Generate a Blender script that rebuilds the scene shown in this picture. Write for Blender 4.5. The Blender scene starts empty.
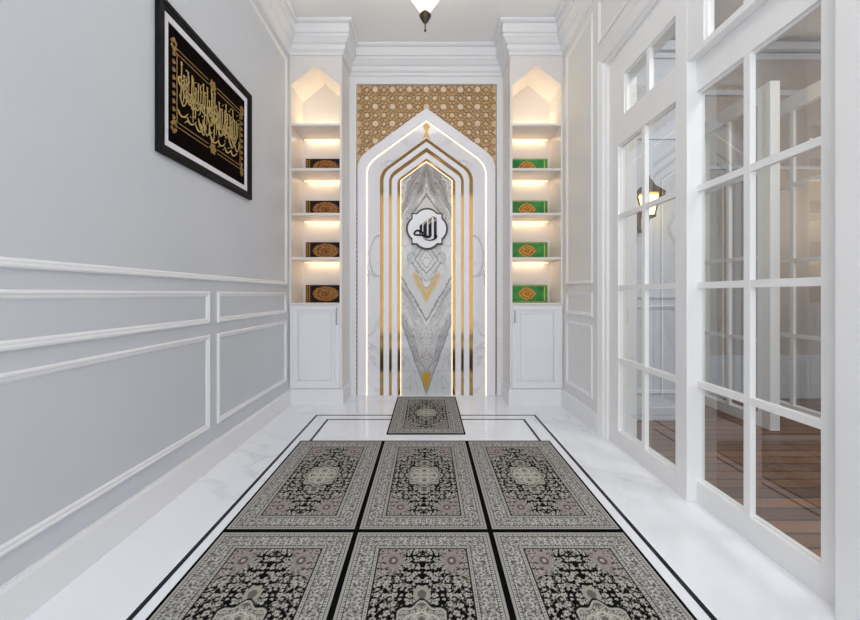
import bpy, bmesh, math, random
import numpy as np
from mathutils import Vector

random.seed(7)
SC = bpy.context.scene
C = SC.collection
CAM_H = 1.2                      # eye height: every "eye +" height below is above this


def E(h):
    return CAM_H + h


# ------------------------------------------------------------------ helpers
def srgb(r, g, b):
    def f(c):
        c /= 255.0
        return c / 12.92 if c <= .04045 else ((c + .055) / 1.055) ** 2.4
    return (f(r), f(g), f(b), 1.0)


class MB:
    """collects shapes that belong to ONE part"""
    def __init__(self):
        self.v = []
        self.f = []

    def box(self, x0, x1, y0, y1, z0, z1):
        x0, x1 = sorted((x0, x1)); y0, y1 = sorted((y0, y1)); z0, z1 = sorted((z0, z1))
        b = len(self.v)
        self.v += [(x, y, z) for z in (z0, z1) for y in (y0, y1) for x in (x0, x1)]
        for q in ((0, 2, 3, 1), (4, 5, 7, 6), (0, 1, 5, 4), (2, 6, 7, 3), (0, 4, 6, 2), (1, 3, 7, 5)):
            self.f.append(tuple(b + i for i in q))
        return self

    def prism(self, pts, mp, h0, h1):
        """polygon pts (u,v), extruded from h0 to h1; mp(u,v,h)->xyz"""
        b = len(self.v); n = len(pts)
        self.v += [mp(u, v, h0) for u, v in pts] + [mp(u, v, h1) for u, v in pts]
        self.f.append(tuple(b + i for i in range(n))[::-1])
        self.f.append(tuple(b + n + i for i in range(n)))
        for i in range(n):
            j = (i + 1) % n
            self.f.append((b + i, b + j, b + n + j, b + n + i))
        return self

    def strip(self, A, B, mp, h0, h1):
        """band between two outlines with the same number of points, open ended, thickened h0..h1"""
        b = len(self.v); n = len(A)
        for P in (A, B):
            for h in (h0, h1):
                self.v += [mp(u, v, h) for u, v in P]
        a0, a1, b0, b1 = b, b + n, b + 2 * n, b + 3 * n
        for i in range(n - 1):
            self.f.append((a1 + i, a1 + i + 1, b1 + i + 1, b1 + i))
            self.f.append((a0 + i, b0 + i, b0 + i + 1, a0 + i + 1))
            self.f.append((a0 + i, a0 + i + 1, a1 + i + 1, a1 + i))
            self.f.append((b0 + i, b1 + i, b1 + i + 1, b0 + i + 1))
        for i in (0, n - 1):
            self.f.append((a0 + i, a1 + i, b1 + i, b0 + i))
        return self

    def sweep(self, path, profile, mp, closed=False):
        """profile [(offset to the right of the path, height)] swept round an axis-aligned path with mitres"""
        n = len(path); m = len(profile); b = len(self.v)
        def d(i, j):
            a = Vector(path[i]); c = Vector(path[j]); return (c - a).normalized()
        for i, p in enumerate(path):
            dirs = []
            if closed or i > 0: dirs.append(d((i - 1) % n, i))
            if closed or i < n - 1: dirs.append(d(i, (i + 1) % n))
            ns = [Vector((q.y, -q.x)) for q in dirs]
            if len(ns) == 2 and abs(ns[0].dot(ns[1])) < .99:
                s = ns[0] + ns[1]; s = s / (1 + ns[0].dot(ns[1]))
            else:
                s = ns[0]
            for o, h in profile:
                self.v.append(mp(p[0] + s.x * o, p[1] + s.y * o, h))
        for i in range(n if closed else n - 1):
            k = (i + 1) % n
            for j in range(m - 1):
                self.f.append((b + i * m + j, b + k * m + j, b + k * m + j + 1, b + i * m + j + 1))
        if not closed:
            self.f.append(tuple(b + j for j in range(m)))
            self.f.append(tuple(b + (n - 1) * m + j for j in range(m))[::-1])
        return self

    def lathe(self, prof, cx, cy, seg=20):
        b = len(self.v); m = len(prof)
        for k in range(seg):
            a = 2 * math.pi * k / seg
            for r, z in prof:
                self.v.append((cx + r * math.cos(a), cy + r * math.sin(a), z))
        for k in range(seg):
            l = (k + 1) % seg
            for j in range(m - 1):
                self.f.append((b + k * m + j, b + l * m + j, b + l * m + j + 1, b + k * m + j + 1))
        return self

    def tube(self, pts, r, seg=8):
        b = len(self.v)
        P = [Vector(p) for p in pts]
        for i, p in enumerate(P):
            t = (P[min(i + 1, len(P) - 1)] - P[max(i - 1, 0)]).normalized()
            up = Vector((0, 0, 1)) if abs(t.z) < .9 else Vector((1, 0, 0))
            a = t.cross(up).normalized(); c = t.cross(a)
            for k in range(seg):
                an = 2 * math.pi * k / seg
                self.v.append(tuple(p + (a * math.cos(an) + c * math.sin(an)) * r))
        for i in range(len(P) - 1):
            for k in range(seg):
                l = (k + 1) % seg
                self.f.append((b + i * seg + k, b + i * seg + l, b + (i + 1) * seg + l, b + (i + 1) * seg + k))
        self.f.append(tuple(b + k for k in range(seg))[::-1])
        self.f.append(tuple(b + (len(P) - 1) * seg + k for k in range(seg)))
        return self

    def build(self, name, material, parent=None, smooth=False, bevel=0.0, fix=True):
        me = bpy.data.meshes.new(name)
        me.from_pydata(self.v, [], self.f)
        if fix:
            bm = bmesh.new(); bm.from_mesh(me)
            bmesh.ops.recalc_face_normals(bm, faces=bm.faces)
            bm.to_mesh(me); bm.free()
        me.materials.append(material)
        o = bpy.data.objects.new(name, me); C.objects.link(o)
        if parent is not None: put(o, parent)
        if smooth:
            for p in me.polygons: p.use_smooth = True
        if bevel:
            mod = o.modifiers.new('bevel', 'BEVEL'); mod.width = bevel; mod.segments = 2
            mod.limit_method = 'ANGLE'; mod.angle_limit = math.radians(40)
        return o


def put(o, parent):
    """parent o, geometry given in world coordinates (parents are never rotated here)"""
    o.parent = parent
    w = Vector((0, 0, 0)); p = parent
    while p is not None:
        w += p.location; p = p.parent
    if o.type == 'MESH':
        for v in o.data.vertices: v.co -= w
    else:
        o.location -= w


def thing(name, label, cat, loc, group=None):
    o = bpy.data.objects.new(name, None); C.objects.link(o)
    o.location = loc; o.empty_display_size = .1
    tag(o, label, cat, group)
    return o


def tag(o, label, cat, group=None, kind=None):
    o['label'] = label; o['category'] = cat
    if group: o['group'] = group
    if kind: o['kind'] = kind
    return o


def struct(o, label=None, cat=None):
    o['kind'] = 'structure'
    if label: o['label'] = label
    if cat: o['category'] = cat
    return o


def copy_tree(o, parent=None):
    c = o.copy(); C.objects.link(c)
    if parent is not None: c.parent = parent
    for ch in [q for q in bpy.data.objects if q.parent == o]:
        copy_tree(ch, c)
    return c


def grid_mesh(name, u0, u1, v0, v1, nu, nv, colour_fn, mp):
    """a fine flat grid whose own woven / veined colours are stored per vertex"""
    us = np.linspace(u0, u1, nu); vs = np.linspace(v0, v1, nv)
    U, V = np.meshgrid(us, vs)
    col = colour_fn(U, V)
    co = np.stack(mp(U, V), -1).reshape(-1, 3)
    idx = np.arange(nu * nv).reshape(nv, nu)
    q = np.stack([idx[:-1, :-1], idx[:-1, 1:], idx[1:, 1:], idx[1:, :-1]], -1).reshape(-1, 4)
    me = bpy.data.meshes.new(name)
    me.vertices.add(len(co)); me.vertices.foreach_set('co', co.astype(np.float32).ravel())
    me.loops.add(q.size); me.loops.foreach_set('vertex_index', q.astype(np.int32).ravel())
    me.polygons.add(len(q))
    me.polygons.foreach_set('loop_start', (np.arange(len(q)) * 4).astype(np.int32))
    me.update(calc_edges=True)
    a = me.color_attributes.new('tint', 'FLOAT_COLOR', 'POINT')
    rgba = np.ones((nu * nv, 4), np.float32); rgba[:, :3] = col.reshape(-1, 3)
    a.data.foreach_set('color', rgba.ravel())
    return me


# value noise in numpy
def vnoise(x, y, seed=0):
    xi = np.floor(x).astype(np.int64); yi = np.floor(y).astype(np.int64)
    fx = x - xi; fy = y - yi
    fx = fx * fx * (3 - 2 * fx); fy = fy * fy * (3 - 2 * fy)
    def h(a, b):
        n = (a * 374761393 + b * 668265263 + seed * 1442695041) & 0xFFFFFFFF
        n = ((n ^ (n >> 13)) * 1274126177) & 0xFFFFFFFF
        return ((n ^ (n >> 16)) & 0xFFFF) / 65535.0
    return (h(xi, yi) * (1 - fx) + h(xi + 1, yi) * fx) * (1 - fy) + (h(xi, yi + 1) * (1 - fx) + h(xi + 1, yi + 1) * fx) * fy


def fbm(x, y, seed=0, o=4):
    s = 0; a = .5
    for k in range(o):
        s = s + a * vnoise(x * 2 ** k, y * 2 ** k, seed + k); a *= .5
    return s


# ------------------------------------------------------------------ materials
def mat(name, base=(.8, .8, .8, 1), rough=.5, metal=0.0, spec=.5, coat=0.0, emit=None, estr=0.0):
    m = bpy.data.materials.new(name); m.use_nodes = True
    b = m.node_tree.nodes['Principled BSDF']
    b.inputs['Base Color'].default_value = base
    b.inputs['Roughness'].default_value = rough
    b.inputs['Metallic'].default_value = metal
    b.inputs['Specular IOR Level'].default_value = spec
    b.inputs['Coat Weight'].default_value = coat
    if emit:
        b.inputs['Emission Color'].default_value = emit
        b.inputs['Emission Strength'].default_value = estr
    m.diffuse_color = base
    return m


def nd(m, typ, **kw):
    n = m.node_tree.nodes.new(typ)
    for k, v in kw.items():
        if k in n.inputs: n.inputs[k].default_value = v
        else: setattr(n, k, v)
    return n


def lk(m, a, ao, b, bi):
    m.node_tree.links.new(a.outputs[ao], b.inputs[bi])


def ramp(m, stops):
    r = m.node_tree.nodes.new('ShaderNodeValToRGB')
    e = r.color_ramp.elements
    while len(e) < len(stops): e.new(.5)
    for q, (p, c) in zip(e, stops):
        q.position = p; q.color = c
    return r


def mottled(name, c0, c1, scale, rough, **kw):
    m = mat(name, c0, rough, **kw)
    g = nd(m, 'ShaderNodeNewGeometry')
    n = nd(m, 'ShaderNodeTexNoise', Scale=scale, Detail=4.0)
    r = ramp(m, [(.35, c0), (.65, c1)])
    lk(m, g, 'Position', n, 'Vector'); lk(m, n, 'Fac', r, 'Fac')
    lk(m, r, 'Color', m.node_tree.nodes['Principled BSDF'], 'Base Color')
    return m


def marble(name, base, vein, rough, mirror_x=None, amount=1.0, scale=1.0):
    m = mat(name, base, rough)
    b = m.node_tree.nodes['Principled BSDF']
    g = nd(m, 'ShaderNodeNewGeometry')
    vec = (g, 'Position')
    if mirror_x is not None:
        s = nd(m, 'ShaderNodeSeparateXYZ'); lk(m, g, 'Position', s, 0)
        a = nd(m, 'ShaderNodeMath', operation='SUBTRACT'); a.inputs[1].default_value = mirror_x
        lk(m, s, 'X', a, 0)
        a2 = nd(m, 'ShaderNodeMath', operation='ABSOLUTE'); lk(m, a, 0, a2, 0)
        cb = nd(m, 'ShaderNodeCombineXYZ'); lk(m, a2, 0, cb, 'X'); lk(m, s, 'Y', cb, 'Y'); lk(m, s, 'Z', cb, 'Z')
        vec = (cb, 0)
    n1 = nd(m, 'ShaderNodeTexNoise', Scale=1.1 * scale, Detail=6.0, Roughness=.6, Distortion=1.2)
    lk(m, vec[0], vec[1], n1, 'Vector')
    su = nd(m, 'ShaderNodeMath', operation='SUBTRACT'); su.inputs[1].default_value = .5
    lk(m, n1, 'Fac', su, 0)
    ab = nd(m, 'ShaderNodeMath', operation='ABSOLUTE'); lk(m, su, 0, ab, 0)
    r = ramp(m, [(0.0, (amount, amount, amount, 1)), (.012, (amount * .35,) * 3 + (1,)), (.045, (0, 0, 0, 1))])
    lk(m, ab, 0, r, 'Fac')
    n2 = nd(m, 'ShaderNodeTexNoise', Scale=.9 * scale, Detail=2.0)
    lk(m, vec[0], vec[1], n2, 'Vector')
    r2 = ramp(m, [(.42, (0, 0, 0, 1)), (.62, (1, 1, 1, 1))]); lk(m, n2, 'Fac', r2, 'Fac')
    mu = nd(m, 'ShaderNodeMath', operation='MULTIPLY'); lk(m, r, 'Color', mu, 0); lk(m, r2, 'Color', mu, 1)
    mx = nd(m, 'ShaderNodeMix', data_type='RGBA')
    mx.inputs[6].default_value = base; mx.inputs[7].default_value = vein
    fac = mu
    if mirror_x is not None:                     # one large cloudy ring in the slab, mirrored left and right
        sb = nd(m, 'ShaderNodeVectorMath', operation='SUBTRACT'); sb.inputs[1].default_value = (.565, 0, CAM_H + .45)
        lk(m, cb, 0, sb, 0)
        ml = nd(m, 'ShaderNodeVectorMath', operation='MULTIPLY'); ml.inputs[1].default_value = (9.0, 0, 4.0)
        lk(m, sb, 0, ml, 0)
        ln = nd(m, 'ShaderNodeVectorMath', operation='LENGTH'); lk(m, ml, 0, ln, 0)
        ad = nd(m, 'ShaderNodeMath', operation='MULTIPLY_ADD'); ad.inputs[1].default_value = .5; ad.inputs[2].default_value = -.25
        lk(m, n1, 'Fac', ad, 0)
        s2 = nd(m, 'ShaderNodeMath', operation='ADD'); lk(m, ln, 'Value', s2, 0); lk(m, ad, 0, s2, 1)
        rr = ramp(m, [(.78, (0, 0, 0, 1)), (.93, (.28, .28, .28, 1)), (.97, (.75, .75, .75, 1)), (1.0, (0, 0, 0, 1))]); lk(m, s2, 0, rr, 'Fac')
        fac = nd(m, 'ShaderNodeMath', operation='MAXIMUM'); lk(m, mu, 0, fac, 0); lk(m, rr, 'Color', fac, 1)
    lk(m, fac, 0, mx, 0); lk(m, mx, 2, b, 'Base Color')
    return m


def tinted(name, rough, coat=0.0, spec=.5, bump=0.0):
    m = mat(name, (.5, .5, .5, 1), rough, coat=coat, spec=spec)
    a = nd(m, 'ShaderNodeVertexColor', layer_name='tint')
    b = m.node_tree.nodes['Principled BSDF']
    lk(m, a, 'Color', b, 'Base Color')
    if bump:
        g = nd(m, 'ShaderNodeNewGeometry')
        n = nd(m, 'ShaderNodeTexNoise', Scale=400.0, Detail=2.0)
        bp = nd(m, 'ShaderNodeBump', Strength=bump, Distance=.004)
        lk(m, g, 'Position', n, 'Vector'); lk(m, n, 'Fac', bp, 'Height'); lk(m, bp, 0, b, 'Normal')
    return m


WALL = mottled('wall_paint', srgb(208, 211, 217), srgb(212, 215, 220), 1.5, .5)
WALLR = mottled('lightened_wall_paint', srgb(228, 227, 225), srgb(231, 230, 228), 1.5, .5)  # same paint as the left wall, brighter light on this side put into the colour
TRIM = mottled('white_trim_paint', srgb(236, 236, 238), srgb(239, 239, 240), 2.0, .32)
CEIL = mottled('ceiling_paint', srgb(244, 244, 243), srgb(246, 246, 245), 1.5, .6)
JOIN = mottled('white_lacquer', srgb(234, 234, 238), srgb(237, 237, 240), 2.0, .28)
DOORP = mottled('door_paint', srgb(236, 235, 234), srgb(239, 238, 237), 2.0, .3)
SHELF = mottled('shelf_lacquer', srgb(231, 226, 222), srgb(234, 229, 225), 2.0, .3)
FLOOR = marble('floor_marble', srgb(246, 248, 253), srgb(190, 192, 198), .06, None, .36, 1.0)
STRIPE = mottled('black_marble_inlay', srgb(14, 14, 17), srgb(30, 30, 34), 30, .2, spec=.25)
PANELM = marble('white_veined_marble', srgb(232, 229, 232), srgb(120, 116, 122), .09, -.0187, .8, 2.3)
ARCHW = mottled('white_arch_lacquer', srgb(238, 236, 241), srgb(241, 239, 243), 2, .25)
GOLD = mottled('polished_gold', srgb(134, 104, 60), srgb(142, 111, 66), 3, .09, metal=1.0)
GOLDD = mottled('gold_leaf', srgb(196, 152, 78), srgb(222, 184, 110), 60, .38, metal=.55)
LATT = mottled('bronze_gold_lattice', srgb(182, 142, 92), srgb(202, 162, 112), 18, .42, metal=.1)
LATB = mottled('lattice_ground', srgb(214, 184, 140), srgb(226, 196, 154), 20, .45, metal=.05)
LATS = mottled('lattice_rosette', srgb(226, 200, 164), srgb(240, 220, 194), 25, .35)
BLACK = mottled('black_gloss', srgb(12, 11, 11), srgb(18, 16, 15), 8, .5, spec=.25)
FRAMEB = mottled('black_frame_wood', srgb(12, 12, 14), srgb(22, 22, 25), 14, .55, spec=.15)
MAT_W = mottled('white_mount_board', srgb(232, 228, 234), srgb(236, 232, 238), 10, .8)
CLOTH = mottled('black_cloth', srgb(10, 4, 3), srgb(16, 7, 5), 30, .9, spec=.05)
CHROME = mat('brushed_chrome', srgb(180, 182, 188), .22, metal=1.0)
RUGM = tinted('woven_rug', .95, spec=.05, bump=.3)
BIND = mottled('black_rug_binding', srgb(8, 8, 8), srgb(14, 13, 14), 120, .95, spec=.05)
BOOKM = tinted('bookmatched_marble', .09, spec=.5)
LED = mat('warm_light_strip', (1, 1, 1, 1), .5, emit=srgb(255, 222, 168), estr=1.15)
LEDS = mat('warm_shelf_light', (1, 1, 1, 1), .5, emit=srgb(255, 214, 150), estr=2.0)
PAGES = mottled('cream_pages', srgb(226, 214, 184), srgb(234, 224, 198), 60, .8)
IRON = mottled('dark_bronze_iron', srgb(60, 48, 36), srgb(82, 66, 48), 40, .4, metal=.4)
TAUPE = mottled('taupe_paint', srgb(192, 184, 182), srgb(198, 190, 187), 1.5, .6)
GREYW = mottled('pale_grey_render', srgb(214, 219, 229), srgb(219, 223, 232), 1.5, .6)
LAMPG = mat('lit_lantern_glass', (1, .9, .6, 1), .3, emit=srgb(255, 214, 110), estr=7.0)


def glass_mat():
    m = bpy.data.materials.new('clear_door_glass'); m.use_nodes = True
    t = m.node_tree; t.nodes.clear()
    out = t.nodes.new('ShaderNodeOutputMaterial')
    fr = t.nodes.new('ShaderNodeFresnel'); fr.inputs['IOR'].default_value = 1.62
    mu = t.nodes.new('ShaderNodeMath'); mu.operation = 'MULTIPLY'; mu.inputs[1].default_value = 1.5; mu.use_clamp = True
    tr = t.nodes.new('ShaderNodeBsdfTransparent'); tr.inputs[0].default_value = (.93, .95, .95, 1)
    gl = t.nodes.new('ShaderNodeBsdfGlossy'); gl.inputs['Roughness'].default_value = .01
    gl.inputs['Color'].default_value = (1, 1, 1, 1)
    mx = t.nodes.new('ShaderNodeMixShader')
    ge = t.nodes.new('ShaderNodeNewGeometry')
    fb = t.nodes.new('ShaderNodeMath'); fb.operation = 'SUBTRACT'; fb.inputs[0].default_value = 1.0; fb.use_clamp = True
    t.links.new(ge.outputs['Backfacing'], fb.inputs[1])
    m2 = t.nodes.new('ShaderNodeMath'); m2.operation = 'MULTIPLY'
    t.links.new(fr.outputs[0], mu.inputs[0]); t.links.new(mu.outputs[0], m2.inputs[0]); t.links.new(fb.outputs[0], m2.inputs[1])
    t.links.new(m2.outputs[0], mx.inputs[0])
    t.links.new(tr.outputs[0], mx.inputs[1]); t.links.new(gl.outputs[0], mx.inputs[2])
    t.links.new(mx.outputs[0], out.inputs[0])
    return m


GLASS = glass_mat()


def deck_mat():
    m = mat('wooden_deck', srgb(92, 62, 44), .38)
    b = m.node_tree.nodes['Principled BSDF']
    g = nd(m, 'ShaderNodeNewGeometry')
    s = nd(m, 'ShaderNodeSeparateXYZ'); lk(m, g, 'Position', s, 0)
    dv = nd(m, 'ShaderNodeMath', operation='DIVIDE'); dv.inputs[1].default_value = .112; lk(m, s, 'Y', dv, 0)
    fl = nd(m, 'ShaderNodeMath', operation='FLOOR'); lk(m, dv, 0, fl, 0)
    fr = nd(m, 'ShaderNodeMath', operation='FRACT'); lk(m, dv, 0, fr, 0)
    wn = nd(m, 'ShaderNodeTexWhiteNoise', noise_dimensions='1D'); lk(m, fl, 0, wn, 'W')
    mp = nd(m, 'ShaderNodeMapping'); mp.inputs['Scale'].default_value = (1.2, 22, 1); lk(m, g, 'Position', mp, 0)
    n = nd(m, 'ShaderNodeTexNoise', Scale=2.5, Detail=5.0); lk(m, mp, 0, n, 'Vector')
    ad = nd(m, 'ShaderNodeMath', operation='MULTIPLY_ADD'); ad.inputs[1].default_value = .5
    lk(m, wn, 0, ad, 0)
    ml = nd(m, 'ShaderNodeMath', operation='MULTIPLY'); ml.inputs[1].default_value = .6; lk(m, n, 'Fac', ml, 0)
    lk(m, ml, 0, ad, 2)
    r = ramp(m, [(.2, srgb(80, 49, 29)), (.8, srgb(142, 95, 59))]); lk(m, ad, 0, r, 'Fac')
    gp = nd(m, 'ShaderNodeMath', operation='LESS_THAN'); gp.inputs[1].default_value = .13; lk(m, fr, 0, gp, 0)
    mx = nd(m, 'ShaderNodeMix', data_type='RGBA'); mx.inputs[7].default_value = srgb(24, 15, 11)
    lk(m, gp, 0, mx, 0); lk(m, r, 'Color', mx, 6); lk(m, mx, 2, b, 'Base Color')
    return m


DECK = deck_mat()


def ornament_mat(name, c0, c1, scale, rough=.45, metal=.3):
    m = mat(name, c0, rough, metal=metal)
    b = m.node_tree.nodes['Principled BSDF']
    tc = nd(m, 'ShaderNodeTexCoord')
    v = nd(m, 'ShaderNodeTexVoronoi', Scale=scale, feature='DISTANCE_TO_EDGE')
    lk(m, tc, 'Object', v, 'Vector')
    r = ramp(m, [(.06, c1), (.22, c0)]); lk(m, v, 0, r, 'Fac'); lk(m, r, 'Color', b, 'Base Color')
    return m


BLKCOV = mottled('black_book_cloth', srgb(16, 9, 6), srgb(26, 14, 9), 40, .6, spec=.25)
BLKMED = ornament_mat('ochre_stamped_medallion', srgb(186, 122, 44), srgb(82, 44, 16), 55)
GRNCOV = mottled('green_book_cloth', srgb(24, 120, 44), srgb(58, 158, 70), 9, .4)
GRNMED = ornament_mat('orange_gold_stamped_medallion', srgb(216, 150, 54), srgb(150, 84, 24), 42)
GRNEDGE = mottled('pale_gold_edge', srgb(196, 190, 84), srgb(214, 206, 110), 40, .4)

# ------------------------------------------------------------------ key dimensions (metres)
XL, XR = -1.50, 1.458            # side walls
YF, YB = 4.11, 4.50              # cabinet fronts, niche wall
CLX0, CLX1 = XL, -.93            # left cabinet
CRX0, CRX1 = .887, XR            # right cabinet
YR = -1.6                        # rear end of the room
ZC = E(2.912)                     # ceiling
CX = -.0187                      # axis of the niche
XD = 1.50                        # face of the glazed doors
XO = 1.74                        # outer face of the door wall

# ------------------------------------------------------------------ shell
struct(MB().box(XL - .2, XO, YR, YB + .25, -.1, 0).build('floor', FLOOR), 'polished white marble floor with faint grey veins', 'floor')
struct(MB().box(XL - .2, XL, YR, YB + .25, 0, ZC).build('wall_left', WALL), 'pale grey left wall', 'wall')
struct(MB().box(XL, XR + .2, YB + .055, YB + .25, 0, ZC).build('wall_back', TRIM), 'white end wall behind the prayer niche', 'wall')
struct(MB().box(XR, XO, 3.2, YB + .05, 0, ZC).box(XR, XO, YR, 3.2, E(1.95), ZC).build('wall_right', WALLR), 'pale grey right wall around the glazed doors', 'wall')
struct(MB().box(XL - .2, XO, YR, YB + .25, ZC, ZC + .1).build('ceiling', CEIL), 'white ceiling', 'ceiling')
# rear wall behind the camera with its wide daylight opening
rw = MB()
rw.box(XL - .2, XO, YR - .15, YR, 0, .08).box(XL - .2, XO, YR - .15, YR, E(2.82), ZC)
rw.box(XL - .2, XL + .1, YR - .15, YR, .08, E(2.82)).box(XR - .1, XO, YR - .15, YR, .08, E(2.82))
struct(rw.build('wall_rear', WALL), 'wall behind the viewer with a wide window opening', 'wall')

# floor inlay: the black double border
def inlay(x0, x1, y0, y1, w):
    m = MB(); t = .0012
    m.box(x0, x1, y1 - w, y1, 0, t).box(x0, x0 + w, y0, y1 - w, 0, t).box(x1 - w, x1, y0, y1 - w, 0, t)
    return m
struct(inlay(-1.112, 1.066, YR + .3, 3.772, .022).build('trim_1', STRIPE), 'outer black inlay line in the white floor', 'inlay')
struct(inlay(-.971, .927, YR + .45, 3.646, .022).build('trim_2', STRIPE), 'inner black inlay line in the white floor', 'inlay')

# crown moulding round the room
plan = [(XL, YR), (XL, YF), (CLX1, YF), (CLX1, YB), (CRX0, YB), (CRX0, YF), (XR, YF), (XR, YR)]
crown = [(0, 2.575), (.016, 2.578), (.018, 2.600), (.010, 2.604), (.010, 2.610), (.034, 2.630), (.040, 2.655), (.040, 2.668), (.030, 2.672), (.030, 2.678),
         (.052, 2.690), (.080, 2.722), (.092, 2.730), (.092, 2.752), (.080, 2.757), (.080, 2.764), (.098, 2.770), (.098, 2.855), (.088, 2.860), (.088, 2.868),
         (.118, 2.874), (.130, 2.886), (.130, 2.902), (.118, 2.906), (.118, 2.92)]
struct(MB().sweep(plan, crown, lambda u, v, h: (u, v, min(E(h), ZC))).build('trim_3', TRIM), 'stepped white crown moulding under the ceiling', 'moulding')

# baseboards
bprof = [(0, 0), (.016, 0), (.016, .155), (.010, .168), (.010, .175), (0, .175)]
struct(MB().sweep([(XL, YR), (XL, YF + .02)], bprof, lambda u, v, h: (u, v, h)).build('baseboard_left', TRIM), 'white baseboard along the left wall', 'baseboard')
struct(MB().sweep([(XR, YF + .02), (XR, 3.246)], bprof, lambda u, v, h: (u, v, h)).build('baseboard_right', TRIM), 'short white baseboard beside the right cabinet', 'baseboard')

# wall panel mouldings
tprof = [(0, 0), (0, .008), (.006, .014), (.014, .014), (.018, .009), (.028, .009), (.034, .005), (.038, 0)]
NT = [3]
def wall_panel(side, y0, y1, h0, h1, label):
    NT[0] += 1
    x = XL if side < 0 else XR
    P = [(y0, E(h0)), (y0, E(h1)), (y1, E(h1)), (y1, E(h0))]
    mp = (lambda u, v, h: (x + h, u, v)) if side < 0 else (lambda u, v, h: (x - h, u, v))
    struct(MB().sweep(P, tprof, mp, True).build('trim_%d' % NT[0], TRIM), label, 'moulding')
wall_panel(-1, -1.2, 4.02, .094, 2.49, 'tall white panel moulding round the framed picture on the left wall')
wall_panel(-1, .35, 2.60, -.2025, .016, 'long narrow white panel moulding on the left wall')
wall_panel(-1, 2.70, 4.00, -.2025, .016, 'short narrow white panel moulding beside the left cabinet')
wall_panel(-1, .35, 2.60, -.92, -.279, 'long lower white panel moulding on the left wall')
wall_panel(-1, 2.70, 4.00, -.92, -.279, 'short lower white panel moulding beside the left cabinet')
wall_panel(1, 3.36, 3.99, .094, 2.49, 'tall narrow white panel moulding between right cabinet and glazed doors')
wall_panel(1, 3.36, 3.99, -.2025, .016, 'small white panel moulding between right cabinet and glazed doors')
wall_panel(1, 3.36, 3.99, -.93, -.279, 'lower white panel moulding between right cabinet and glazed doors')
wall_panel(1, -1.2, 3.24, 2.12, 2.49, 'white panel moulding above the glazed doors')

# casing round the glazed doors
cprof = [(0, 0), (0, .013), (.012, .017), (.022, .011), (.03, .013), (.07, 0), (.075, -.012), (.098, -.023), (.1, -.045)]
NT[0] += 1
struct(MB().sweep([(3.246, 0), (3.246, E(2.0)), (YR, E(2.0))][::-1], cprof,
                  lambda u, v, h: (XR - h, u, v)).build('trim_%d' % NT[0], DOORP), 'white casing round the glazed doors', 'casing')

# niche wall surround
sur = MB()
LX0, LX1, LZ = -.849, .815, E(2.488)
sur.box(CLX1, LX0, YB, YB + .05, 0, E(2.58)).box(LX1, CRX0, YB, YB + .05, 0, E(2.58)).box(LX0, LX1, YB, YB + .05, LZ, E(2.58))
NT[0] += 1
struct(sur.build('trim_%d' % NT[0], TRIM), 'plain white surround framing the lattice and the prayer niche', 'surround')

# ------------------------------------------------------------------ gold lattice screen behind the arch
lat = thing('lattice_screen', 'gold geometric star lattice panel behind the pointed arch', 'screen', ((LX0 + LX1) / 2, YB + .04, 0))
MBx = MB().box(LX0 + .001, LX1 - .001, YB + .036, YB + .046, .002, LZ - .001)
MBx.build('backing_panel', LATB, lat)
cell = .2027
rim = MB()
bars, ros = MB(), MB()
def bar(m, p, q, w, y0, y1):
    (x0, z0), (x1, z1) = p, q
    # clip to the panel
    if max(x0, x1) > LX1 or min(x0, x1) < LX0 or max(z0, z1) > LZ or min(z0, z1) < 0: return
    L = math.hypot(x1 - x0, z1 - z0); nx, nz = -(z1 - z0) / L * w / 2, (x1 - x0) / L * w / 2
    m.prism([(x0 + nx, z0 + nz), (x1 + nx, z1 + nz), (x1 - nx, z1 - nz), (x0 - nx, z0 - nz)], lambda u, v, h: (u, h, v), y1, y0)
def poly_at(m, cx, cz, r, n, a0, y0, y1):
    pts = [(cx + r * math.cos(a0 + 2 * math.pi * k / n), cz + r * math.sin(a0 + 2 * math.pi * k / n)) for k in range(n)]
    if max(p[0] for p in pts) > LX1 or min(p[0] for p in pts) < LX0 or max(p[1] for p in pts) > LZ: return
    m.prism(pts, lambda u, v, h: (u, h, v), y1, y0)
zt = LZ - .055
for i in range(-5, 6):
    for j in range(0, 8):
        cx = CX + i * cell; cz = zt - j * cell
        for ox, oz, r1, big in ((0, 0, .045, True), (cell / 2, cell / 2, .036, False)):
            X, Z = cx + ox, cz + oz
            pts = []
            for k in range(16):
                a = math.pi * k / 8 + math.pi / 16 * 0
                rr = r1 * (1.38 if k % 2 == 0 else .92)
                pts.append((X + rr * math.cos(a), Z + rr * math.sin(a)))
            for k in range(16):
                bar(bars, pts[k], pts[(k + 1) % 16], .0085, YB + .018, YB + .037)
            poly_at(ros, X, Z, .034 if big else .024, 8, math.pi / 8, YB + .022, YB + .037)
        for ox, oz in ((cell / 2, 0), (0, cell / 2)):
            X, Z = cx + ox, cz + oz
            d = .040
            P = [(X + d, Z), (X, Z + d), (X - d, Z), (X, Z - d)]
            for k in range(4): bar(bars, P[k], P[(k + 1) % 4], .008, YB + .018, YB + .037)
            poly_at(ros, X, Z, .019, 4, 0, YB + .024, YB + .037)
        for sx in (-1, 1):
            for sz in (-1, 1):
                X, Z = cx + sx * cell / 4, cz + sz * cell / 4
                poly_at(bars, X, Z, .017, 6, .3, YB + .022, YB + .037)
                bar(bars, (X - .035, Z + sx * sz * .035), (X + .035, Z - sx * sz * .035), .008, YB + .018, YB + .037)
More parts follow.
